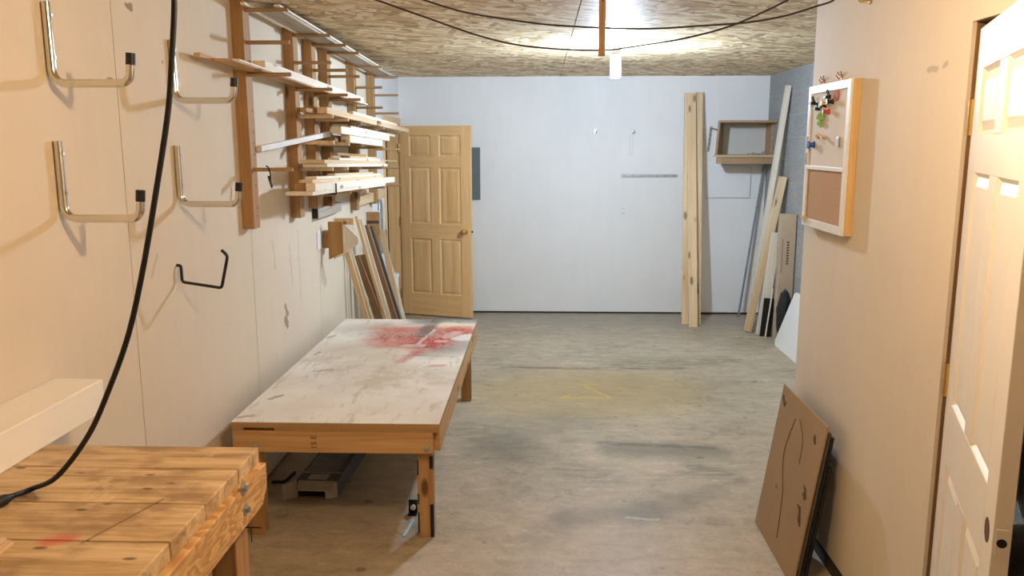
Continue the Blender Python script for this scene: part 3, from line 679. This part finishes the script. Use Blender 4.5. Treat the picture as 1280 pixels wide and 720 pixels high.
# row 6
lumber('plywood_strip', 'wide brown plank lowest on the bottom pegs', 4.30, 6.35, -1.200, .145, 6, 0, .020, m_pale, group=G6)
lumber('stud', 'long white sided stud lying on the plank of the bottom pegs', 4.36, 6.75, -1.200, .052, 6, .0204, .043, m_pale, group=G6, cat='stud')
lumber('board', 'brown topped board beside the long white stud of the bottom pegs', 4.42, 6.2, -1.262, .07, 6, .0204, .040, m_age, group=G6)
lumber('board', 'yellow pale board lying on the long white stud of the bottom pegs', 4.40, 6.4, -1.225, .075, 6, .0637, .017, m_pine, group=G6)
lumber('board', 'narrow pale board topmost on the bottom pegs', 4.52, 6.35, -1.235, .065, 6, .081, .015, m_pale, group=G6)
lumber('board', 'short cream lath on top of the bottom stack under the fifth pegs', 4.95, 6.1, -1.24, .05, 6, .0964, .012, m_pine, group=G6)
zz = rowz(6, 4.76)
tag(MB().tube(rounded([(-1.26,4.76,zz+.004),(-1.190,4.76,zz+.004),(-1.190,4.76,zz+.065)], .006), .0048, 8).build('clip', m_blk), 'small black angle clip on the white stud of the bottom pegs', 'clip')
t = thing('spring_clip', 'dark metal clip hanging on the low peg of the first rack upright', 'clip', (-1.325, 4.005, 1.648))
MB().tube(rounded([(-.012,-.014,.018),(.0,-.016,.013),(.008,-.014,-.02),(.006,-.012,-.075),(.012,-.012,-.09)], .006), .0034, 8).tube([(-.002,-.014,-.03),(.012,-.012,-.085)], .006, 8).build('clip_body', m_blk, t)

# ------------------------------------------------------------------ blocks and plates low on the left wall
t = thing('wall_block', 'short pale wooden block screwed to the wall under the rack', 'wood block', (XL, 5.50, 1.29))
o = MB().box(.0005, .04, -.30, .32, .01, .075).build('block', m_grey, t, bevel=.002)
MB().box(.002, .038, -.3012, -.300, .012, .073).build('end_face', m_black, t)
t = thing('wall_block', 'long pale wooden block on the wall beside the oak door casing', 'wood block', (XL, 6.85, 1.28))
MB().box(.0005, .04, -.52, .58, .01, .085).build('block', m_pine, t, bevel=.002)
MB().box(.0005, .055, -.60, -.525, -.01, .06).build('end_block', m_brownx, t, bevel=.002)
t = thing('cover_plate', 'white blank cover plate on the left wall beside the oak veneer scrap', 'cover plate', (XL, 5.32, 1.09))
MB().box(.0005, .006, -.04, .04, 0, .118).build('plate', m_wp, t, bevel=.002)
t = thing('veneer_scrap', 'oak veneer scrap with a slanted bottom edge mounted on a wooden block', 'board', (XL, 5.42, 1.0))
MB().prism([(.045,.01),(.142,.055),(.142,.262),(.045,.262)], 1, -.02, -.004).build('face_board', m_oakv, t)
MB().box(.0005, .075, -.0035, .06, .085, .20).build('block', m_brownx, t, bevel=.002)
t = thing('angled_bracket', 'cream five sided plywood bracket behind the oak veneer scrap', 'bracket', (XL, 5.72, .95))
MB().prism([(.0005,.02),(.07,.05),(.175,.13),(.175,.17),(.085,.26),(.0005,.26)], 1, 0, .019).build('plate', m_cream, t)
MB().box(.055, .085, -.004, -.0005, .13, .24).build('cover', m_wp, t)
MB().box(.0005, .14, .02, .055, .2605, .305).build('top_block', m_pine, t)
# things on the white end of the left wall
c = MB().tube(rounded([(.012,7.43,1.00),(.012,7.43,1.24),(.012,7.35,1.30),(.012,7.31,1.19)], .05), .011, 10)
t = thing('conduit', 'grey bent conduit and switch box on the white wall end by the oak casing', 'conduit', (XL, 0, 0))
c.build('pipe', m_galv, t, smooth=True)
MB().box(.0005, .05, 7.38, 7.48, .80, 1.0).build('switch_box', m_galv, t, bevel=.003)

# ------------------------------------------------------------------ trim boards leaning in the corner by the oak door
def lean(label, top, xb, wy, th, mat, nudge=0.0):
    """strip whose top rests on the left wall at the seen point and whose foot stands out on the floor"""
    a = at(*top, 'x', XL+.004+nudge); Y = a.y; q = at(xb, 398, 'y', Y)
    foot = a+(q-a)*(a.z/(a.z-q.z)); d = a-foot; L = d.length; lx = math.atan2(d.x, d.z)
    o = MB().box(0, th, 0, wy, 0, L).build('trim_board', mat, loc=(foot.x, Y, th*math.sin(-lx)), rot=(0, lx, 0), bevel=.0012)
    return tag(o, label, 'trim board', 'trim leaning on the left wall')
m_dkm = plain('dark_grey_strip', (.085,.078,.07), .5, vary=.2)
lean('pale raw trim board nearest the camera in the leaning bundle', (430,318), 454, .022, .040, m_tan)
lean('narrow orange brown strip second in the leaning bundle', (433.5,322), 458, .012, .030, m_stud)
lean('pale trim board just behind the narrow orange brown strip', (436,314), 462, .030, .022, m_cream)
lean('dark brown board behind the pale strips of the leaning bundle', (441,324), 469, .035, .050, m_brown)
lean('thin pale strip between two dark brown boards of the bundle', (446.5,322), 473, .014, .012, m_tan)
lean('reddish brown board with a worn edge in the middle of the bundle', (448,322), 476, .040, .045, m_stud)
lean('tall pale trim strip rising to the wall block', (443,272), 479, .020, .022, m_tan, .05)
lean('second tall pale strip close behind the tall trim', (448,276), 483, .016, .030, m_cream, .05)
lean('dark brown square topped board in the bundle', (452,322), 481, .045, .050, m_brown, .03)
lean('tan edged board right of the square topped board', (458,321), 488, .020, .026, m_tan, .02)
lean('brown plank standing behind the tan edged board', (454,284), 490, .040, .035, m_brown, .08)
lean('narrow white strip standing behind the brown planks', (459,302), 487, .03, .045, m_wp, .04)
lean('dark grey strip, tallest on the right of the bundle', (462,284), 497, .022, .022, m_dkm, .06)
lean('grey brown strip leaning close behind the dark grey strip', (465,300), 498, .02, .03, m_grey, .04)
lean('wide tan board leaning right of the dark grey strip', (474,290), 496, .02, .045, m_tan, .07)
lean('pale wide board nearest the oak door in the bundle', (482,335), 498, .02, .06, m_cream, .03)
t = thing('carton', 'tall brown carton standing behind the leaning trim by the wall end', 'box', (XL+.002, 6.815, 0))
MB().box(0, .105, 0, .047, 0, 1.21).build('box_body', m_brownx, t, bevel=.003)
MB().box(-.0005, .1055, -.0006, -.0001, 1.115, 1.14).build('tape_stripe', m_torn, t)
t = thing('bucket', 'white plastic bucket half hidden behind the leaning trim', 'bucket', (-1.39, 7.575, 0))
c = MB().lathe([(.048,.0),(.056,.54),(.063,.545),(.063,.575),(.056,.575),(.052,.56)], seg=28); c.build('tub', m_wp, t, smooth=True)

# ------------------------------------------------------------------ back wall fittings
t = thing('electrical_panel', 'grey electrical panel on the back wall partly behind the oak door', 'electrical panel', (-.82, YB, 1.20))
MB().box(-.19, .19, -.02, -.0005, 0, .535).build('panel_cover', m_panel, t, bevel=.003)
MB().box(-.14, .14, -.024, -.0205, .07, .47).build('panel_door', m_panel, t, bevel=.003)
def back_hook(x, lb):
    t = thing('wall_bracket', lb, 'hook', (x, YB, 1.895), group='small brackets on the back wall')
    MB().box(-.012, .012, -.005, -.0005, -.03, .02).build('plate', m_galv, t, bevel=.001)
    c = MB().tube(rounded([(0,-.004,-.012),(.004,-.07,-.012),(.004,-.085,.006)], .01), .006, 8); c.build('hook', m_galv, t, smooth=True)
    return t
h_ = back_hook(.548, 'small grey bracket on the back wall, nearer the oak door'); h2_ = dup(h_, (.93, YB, 1.895), 'small grey bracket on the back wall, nearer the leaning pine boards')
for x, lb in ((.538, 'left'), (.915, 'right')):
    o = MB().tube([(x-.012, YB-.004, 1.86), (x-.012, YB-.004, 1.66)], .0012, 6).tube([(x+.012, YB-.004, 1.86), (x+.012, YB-.004, 1.66)], .0012, 6).tube([(x-.012, YB-.004, 1.66),(x+.012, YB-.004, 1.66)], .0012, 6)
    tag(o.build('wire_loop', m_galv), f'thin wire loop hanging under the {lb} back wall bracket', 'wire')
t = thing('wall_rail', 'grey metal rail screwed flat to the back wall', 'rail', (1.105, YB, 1.447))
MB().box(-.285, .285, -.012, -.0005, -.014, .014).build('rail_body', m_galv, t, bevel=.002)
for k in range(7): MB().lathe([(.006,-.0125),(.005,-.0135)], (-.25+k*.083, 0, 0), axis=1, seg=10).build('slot', m_panel, t)
t = thing('wall_outlet', 'white double outlet on the back wall', 'outlet', (.848, YB, 1.03))
MB().box(-.035, .035, -.006, -.0005, 0, .115).build('cover_plate', m_wp, t, bevel=.002)
for z in (.035, .08):
    o = MB().lathe([(.017,-.0062),(.016,-.008)], (0,0,z), axis=1, seg=18).build('socket', m_wp, t)
    MB().box(-.008, -.005, -.0085, -.0078, z-.006, z+.006).box(.005, .008, -.0085, -.0078, z-.006, z+.006).build('slot', m_black, o)
t = thing('access_panel', 'white square access patch low on the back wall below the corner cabinet', 'panel', (1.905, YB, 1.225))
MB().box(-.228, .228, -.008, -.0005, 0, .325).build('panel_board', m_whiter, t)
c = MB(); c.box(.228, .232, -.009, -.0005, -.004, .325); c.box(-.228, .232, -.009, -.0005, -.004, -.0002); c.build('gap_line', m_galv, t)

# pine boards leaning on the back wall
GP = 'tall pine boards leaning on the back wall'
def stand(label, x, w, ybot, ytop, L_top, th, mat, dx=0.0):
    d = Vector((dx, ytop-ybot, L_top)); L = d.length
    o = MB().box(0, w, 0, th, 0, L).build('pine_board', mat, loc=(x, ybot, 0), rot=(-math.asin((ytop-ybot)/L), math.asin(dx/L), 0), bevel=.003)
    return tag(o, label, 'board', GP)
stand('broad knotty pine board at the front of the group leaning on the back wall', 1.452, .085, 7.93, 8.42, 2.265, .036, m_pinez, -.012)
stand('pine board showing on the left behind the broad front board', 1.405, .075, 8.06, 8.465, 2.27, .036, m_pinez, .02)
stand('narrow pine board behind the right side of the broad front board', 1.505, .080, 8.03, 8.465, 2.275, .036, m_pinez, .02)

# corner cabinet
t = thing('corner_cabinet', 'small open brown cabinet hung in the back right corner', 'cabinet', (0, 0, 0))
x0, x1, y0, y1 = 1.695, XR-.002, 8.19, YB-.002
MB().prism([(x0+.02,y0+.02),(x0+.14,y0-.0),(x1,y0),(x1,y1),(x0+.12,y1)], 2, 1.972, 1.992).build('top', m_cab, t)
MB().prism([(x0-.01,y0+.03),(x0+.03,y0-.012),(x1,y0-.012),(x1,y1),(x0+.12,y1)], 2, 1.640, 1.662).build('shelf', [wood('pale_edge_board', (.66,.52,.34), (.50,.36,.20), 0, 20)], t)
MB().hexa([(x0,y0+.03,1.662),(x0+.022,y0+.03,1.662),(x0+.142,y1-.012,1.662),(x0+.12,y1-.012,1.662),(x0+.02,y0+.03,1.972),(x0+.042,y0+.03,1.972),(x0+.142,y1-.012,1.972),(x0+.12,y1-.012,1.972)]).build('side_panel', m_cab, t)
MB().box(x1-.02, x1, y0+.14, y1-.012, 1.6625, 1.9715).build('side_panel', m_cab, t)
MB().box(x0+.125, x1-.021, y1-.011, y1, 1.6625, 1.9715).build('back_panel', plain('grey_back_panel', (.60,.585,.54), .7, vary=.04), t)
MB().prism([(x0+.02,y0+.03),(x0+.06,y0+.012),(x1,y0+.012),(x1,y0+.032),(x0+.07,y0+.032),(x0+.04,y0+.05)], 2, 1.575, 1.6395).build('apron', m_cab, t)
MB().hexa([(x0+.02,y0+.05,1.575),(x0+.04,y0+.05,1.575),(x0+.15,y1,1.575),(x0+.13,y1,1.575),(x0+.02,y0+.05,1.6395),(x0+.04,y0+.05,1.6395),(x0+.15,y1,1.6395),(x0+.13,y1,1.6395)]).build('apron', m_cab, t)
c = MB().box(-.05, -.02, -.015, .015, 0, .012).box(-.005, .02, -.012, .015, 0, .02).tube([(.03,0,.006),(.075,.01,.006)], .006, 8).box(.085, .11, -.015, .012, 0, .03)
tag(c.build('hardware_pile', m_galv, loc=(2.10, 8.36, 1.6625)), 'small heap of grey hardware on the corner cabinet shelf', 'hardware')
t = thing('perforated_strap', 'grey perforated metal strap on the back wall left of the corner cabinet', 'strap', (1.708, YB, 1.69))
MB().hexa([(-.028,-.004,0),(-.002,-.004,0),(-.002,-.0005,0),(-.028,-.0005,0),(-.004,-.004,.25),(.022,-.004,.25),(.022,-.0005,.25),(-.004,-.0005,.25)]).build('strap_body', m_galv, t)
for k in range(5): MB().lathe([(.006,-.0042),(.0055,-.0048)], (-.012+.022*k/4, 0, .03+.046*k), axis=1, seg=10).build('hole', m_panel, t)
MB().tube([(.005,-.006,.235),(.05,-.16,.215)], .005, 8).build('rod', m_brownx, t)

# boards leaning against the block wall
GR_ = 'boards leaning on the block wall'
def leanr(name, label, y, zt, xb, xt, wy, th, mat, cat='board', dy=0.0, kink=None):
    a = Vector((xb, y, 0)); b = Vector((xt, y+dy, zt)); d = b-a; L = d.length
    o = MB().box(-th, 0, 0, wy, 0, L).build(name, mat, bevel=.002)
    zx = d.normalized(); yx = Vector((0, 1, 0)); xx = yx.cross(zx).normalized(); yx = zx.cross(xx)
    m = Matrix((xx, yx, zx)).transposed().to_4x4(); m.translation = a
    o.matrix_world = m
    low = min((m @ Vector(v.co)).z for v in o.data.vertices); m.translation = a-Vector((0, 0, low)); o.matrix_world = m
    return tag(o, label, cat, GR_)
leanr('metal_strip', 'slender blue grey metal strip leaning in the back right corner', 8.40, 1.56, 2.05, 2.262, .03, .014, m_pipe, 'strip', .10)
leanr('pale_board', 'tall pale board leaning on the block wall, tallest of the corner group', 7.94, 2.29, 2.06, 2.275, .085, .036, m_cream, dy=-.16)
leanr('pine_board', 'shorter knotty pine stud leaning in front of the tall pale board', 7.70, 1.46, 2.0, 2.268, .085, .055, m_pinez, 'stud', .03)
leanr('white_board', 'white shelf board leaning right of the pine stud', 7.57, .955, 2.095, 2.215, .022, .085, m_cream, dy=.06)
leanr('lath', 'thin pale lath leaning between the white shelf board and the carton', 7.50, .46, 2.085, 2.133, .012, .012, m_cream)
leanr('dark_board', 'short black board standing low behind the thin pale lath', 7.53, .36, 2.135, 2.16, .012, .10, m_blk)
t = thing('carton', 'tall narrow brown carton standing against the block wall', 'box', (2.19, 7.43, 0))
MB().box(-.052, .085, -.03, .055, 0, 1.15).build('box_body', m_card, t, bevel=.003)
c = MB(); c.box(-.030, -.026, -.0306, -.0301, .62, .93); c.build('cut_line', m_torn, t)
c = MB()
for k in range(9): c.box(.01+.0, .03, -.0306, -.0301, .70+.024*k, .715+.024*k)
c.build('printed_text', m_torn, t)
t = thing('rubbish_bag', 'black plastic bag on the floor below the tall carton', 'bag', (2.185, 7.325, 0))
bm = bmesh.new(); bmesh.ops.create_icosphere(bm, subdivisions=4, radius=1)
from mathutils import noise as mnoise
for v in bm.verts:
    n = v.co.normalized(); k = 1+.12*mnoise.noise(n*3.1)+.06*mnoise.noise(n*8)
    v.co = Vector((n.x*.065*k, n.y*.055*k, .24+max(-.24, n.z*.24*k)))
    if v.co.z < .004: v.co.z = 0.0
c = MB(); c.bm.free(); c.bm = bm; c.build('bag_body', m_bag, t, smooth=True)
# rounded white board at the end of the partition
ya, yb_ = 7.33, 6.62
t = thing('white_sheet', 'white rounded corner board leaning just behind the partition end', 'board', (2.085, 6.86, 0))
poly = [(.38,.045),(.375,.03),(.36,.012),(.345,0),(-.38,0),(-.38,.52),(.20,.52),(.24,.50)]
c = MB().prism(poly, 0, 0, .012); o = c.build('sheet', m_wp, t); o.rotation_euler = (0, math.radians(13), 0)
# ------------------------------------------------------------------ pinboard on the partition
t = thing('pinboard', 'white framed pinboard with paper above and bare cork below, on the partition', 'pinboard', (XP, 3.46, 1.415))
bx, by0, by1, bz = -.040, -.245, .25, .597     # local: -x into the room
MB().box(-.028, -.0005, by0, by1, 0, bz).build('frame_case', m_fside, t, bevel=.002)
fw = .034
c = MB(); c.box(bx, -.0285, by0, by0+fw, 0, bz); c.box(bx, -.0285, by1-fw, by1, 0, bz); c.box(bx, -.0285, by0+fw, by1-fw, 0, fw); c.box(bx, -.0285, by0+fw, by1-fw, bz-fw, bz); c.box(bx-.002, -.0285, by0+fw-.01, by1-fw+.01, .245, .262)
c.build('frame', m_wframe, t, bevel=.002)
MB().box(-.033, -.0287, by0+fw, by1-fw, fw, .245).build('cork_panel', m_cork, t)
MB().box(-.033, -.0287, by0+fw, by1-fw, .262, bz-fw).build('paper_panel', m_paper, t)
for z in (.36, .29): MB().box(bx-.003, bx, by1-.02, by1-.004, z-.025, z+.025).build('hinge', m_galv, t)
PX = XP-.0335
def PB(y, z): return (PX, y*1.047, 1.77+(z-1.77)*1.047)
def clip(y, z, mat, lb, tall=.035):
    t = thing('binder_clip', lb, 'clip', PB(y, z), group='clips on the pinboard')
    c = MB(); c.prism([(0,0),(-.022,.004),(-.022,.012),(0,.016)], 1, -.014, .014); c.build('jaw', mat, t)
    MB().tube(rounded([(-.004,-.008,.012),(-.012,-.008,tall),(-.012,.008,tall),(-.004,.008,.012)], .004), .0022, 6).build('wire_arm', mat, t)
clip(3.478, 1.925, m_black, 'black binder clip farthest left on the pinboard')
clip(3.42, 1.90, m_black, 'second black binder clip right of the first one')
clip(3.305, 1.94, m_blk, 'black binder clip high in the middle of the pinboard')
def pin(y, z, mat, lb, r=.012):
    t = thing('push_pin', lb, 'pin', PB(y, z), group='pins on the pinboard')
    MB().lathe([(r,-.0005),(r*.7,-.006),(r*.6,-.018),(r,-.022),(r*.9,-.027)], axis=0, seg=14).build('pin_head', mat, t, smooth=True)
pin(3.325, 1.925, m_yell, 'yellow push pin near the top of the pinboard')
pin(3.30, 1.892, m_red, 'red push pin below the yellow one')
pin(3.345, 1.918, m_blk, 'black push pin left of the yellow one'); pin(3.262, 1.928, m_blk, 'black push pin right of the yellow one')
pin(3.455, 1.765, m_blue, 'blue push pin low on the pinboard paper', .016)
t = thing('round_tag', 'orange round tag in the upper right of the pinboard', 'tag', PB( 3.225, 1.953)); MB().lathe([(.026,-.001),(.026,-.004)], axis=0, seg=22).build('disc', m_orange, t)
t = thing('green_bow', 'green plastic bow clip on the pinboard paper', 'clip', PB( 3.375, 1.865))
c = MB()
for k in range(5):
    a = k*2*math.pi/5+.3; c.tube([(-.004,0,0),(-.012,math.cos(a)*.022,math.sin(a)*.022),(-.006,math.cos(a+.35)*.034,math.sin(a+.35)*.034)], [.004,.007,.005], 8)
c.build('bow', m_green, t, smooth=True)
t = thing('paper_strip', 'tan curled strip pinned at the middle of the pinboard', 'strip', PB( 3.36, 1.795))
MB().tube(spline([(-.004,.04,-.004),(-.02,.015,.012),(-.012,-.03,.0),(-.02,-.055,-.012)], 5), .006, 6).build('strip', m_tan, t)
t = thing('latch', 'small dark latch on the right of the pinboard paper', 'latch', PB( 3.17, 1.775)); MB().box(-.008, -.0005, -.01, .01, -.02, .02).build('latch_body', m_galv, t, bevel=.002)
def wirehook(y, lb):
    t = thing('wire_hook', lb, 'hook', (XP, y, 2.03), group='copper hooks above the pinboard'); t.scale = (.7, .7, .7)
    MB().lathe([(.012,-.0005),(.010,-.004)], axis=0, seg=14).build('base', m_copper, t)
    MB().tube(rounded([(-.003,0,0),(-.02,0,-.012),(-.035,.0,.012)], .008), .003, 8).tube(rounded([(-.003,0,.004),(-.012,.018,.014),(-.02,.026,.03)], .006), .003, 8).tube(rounded([(-.003,0,.004),(-.012,-.018,.014),(-.02,-.026,.03)], .006), .003, 8).build('prong', m_copper, t, smooth=True)
    return t
w_ = wirehook(3.635, 'copper coloured wire hook over the left corner of the pinboard'); dup(w_, (XP, 3.43, 2.032), 'copper coloured wire hook over the right side of the pinboard')
t = thing('wire_hook', 'brass hook high on the partition at the ceiling end of the cable', 'hook', (XP, 3.19, 2.29)); MB().lathe([(.02,-.0005),(.018,-.006)], axis=0, seg=16).build('base', m_brass, t)
MB().tube(rounded([(-.005,0,0),(-.04,0,-.01),(-.045,0,.03)], .015), .005, 8).build('prong', m_brass, t, smooth=True)
t = thing('clothes_peg', 'small wooden peg clipped to the lower left corner of the pinboard frame', 'peg', (XP-.0405, 3.67, 1.445))
MB().box(-.012, -.0005, -.045, .02, 0, .01).build('peg_body', m_tan, t); MB().tube([(-.006,.02,.004),(-.02,.05,-.02)], .003, 6).build('spring', m_galv, t)

# ------------------------------------------------------------------ sheets leaning on the partition
t = thing('hardboard_sheet', 'torn brown hardboard sheet leaning on the partition, front of its stack', 'board', (1.02, 3.105, .002), rot=(0, math.atan2(.10, .68), 0))
L_ = math.hypot(.10, .68)
o = MB().box(0, .007, 0, .585, 0, L_).build('sheet', m_hard, t, bevel=.001)
def patch(poly, nm='torn_patch', m=m_torn): MB().prism(poly, 0, -.0012, -.0002).build(nm, m, t)
patch([(.53,.60),(.57,.64),(.55,.645),(.515,.615),(.50,.63),(.51,.60)]); patch([(.09,.58),(.115,.60),(.10,.62),(.075,.585)])
patch([(.07,.345),(.10,.36),(.085,.38),(.11,.40),(.075,.395),(.05,.36)]); patch([(.06,.235),(.09,.25),(.10,.29),(.13,.305),(.09,.31),(.065,.27),(.05,.245)]); patch([(.40,.25),(.41,.255),(.405,.27)])
MB().tube(spline([(-.001,.35,.60),(-.001,.40,.45),(-.001,.37,.35),(-.001,.32,.28),(-.001,.29,.18),(-.001,.27,.08)], 6), .0016, 6).build('crack', m_torn, t)
MB().tube(spline([(-.001,.30,.615),(-.001,.22,.55),(-.001,.20,.45)], 6), .0010, 6).build('crack', m_torn, t)
for k, (th, ln, m, lb) in enumerate(((.012, .66, m_dkm, 'dark brown board second in the stack behind the hardboard sheet'), (.012, .64, m_blk, 'black edged board third in the stack behind the hardboard sheet'), (.014, .52, m_blk, 'black board rearmost in the stack against the partition'))):
    off = .012+.0165*k
    o = MB().box(0, th, 0, .55-.02*k, 0, ln).build('dark_sheet', m, loc=(1.02+off*1.02, 3.112+.004*k, .0), rot=(0, math.atan2(.10, .68), 0), bevel=.001)
    tag(o, lb, 'board', 'dark sheets behind the hardboard')

# ------------------------------------------------------------------ ceiling: hanging stick and cables
t = thing('hanging_stick', 'orange brown wooden stick hanging straight down from the ceiling', 'stick', (.262, 3.75, 2.15))
MB().box(-.0145, .0145, -.012, .012, 0, .2895).build('stick', m_stud, t, bevel=.001)
MB().lathe([(.005,-.0122),(.005,-.0135)], (0,0,.23), axis=1, seg=10).build('nail', m_blk, t)
def cable(pts, lb):
    P = [at(x, y, 'y', yy) for x, y, yy in pts]
    P = [Vector((P[0].x-.05, P[0].y, H-.004))]+P+[Vector((P[-1].x+(.03 if P[-1].x < 1.15 else 0), P[-1].y, H-.004))]
    return tag(MB().tube(spline(P, 8), .0042, 8).build('cable', m_cordbr, smooth=True), lb, 'cable', 'cables sagging under the ceiling')
cable(((470,0,3.95),(530,21,3.95),(600,45,3.95),(660,58,3.95),(745,63,3.95),(800,57,3.95),(860,47,3.95),(920,30,3.95),(985,0,3.95)), 'brown cable sagging lowest under the ceiling behind the hanging stick')
cable(((530,0,3.9),(580,15,3.9),(640,25,3.9),(700,32,3.88),(800,36,3.85),(880,32,3.82),(935,28,3.78),(980,20,3.7),(1020,8,3.6),(1045,-3,3.5)), 'brown cable running flatter below the ceiling to the partition')
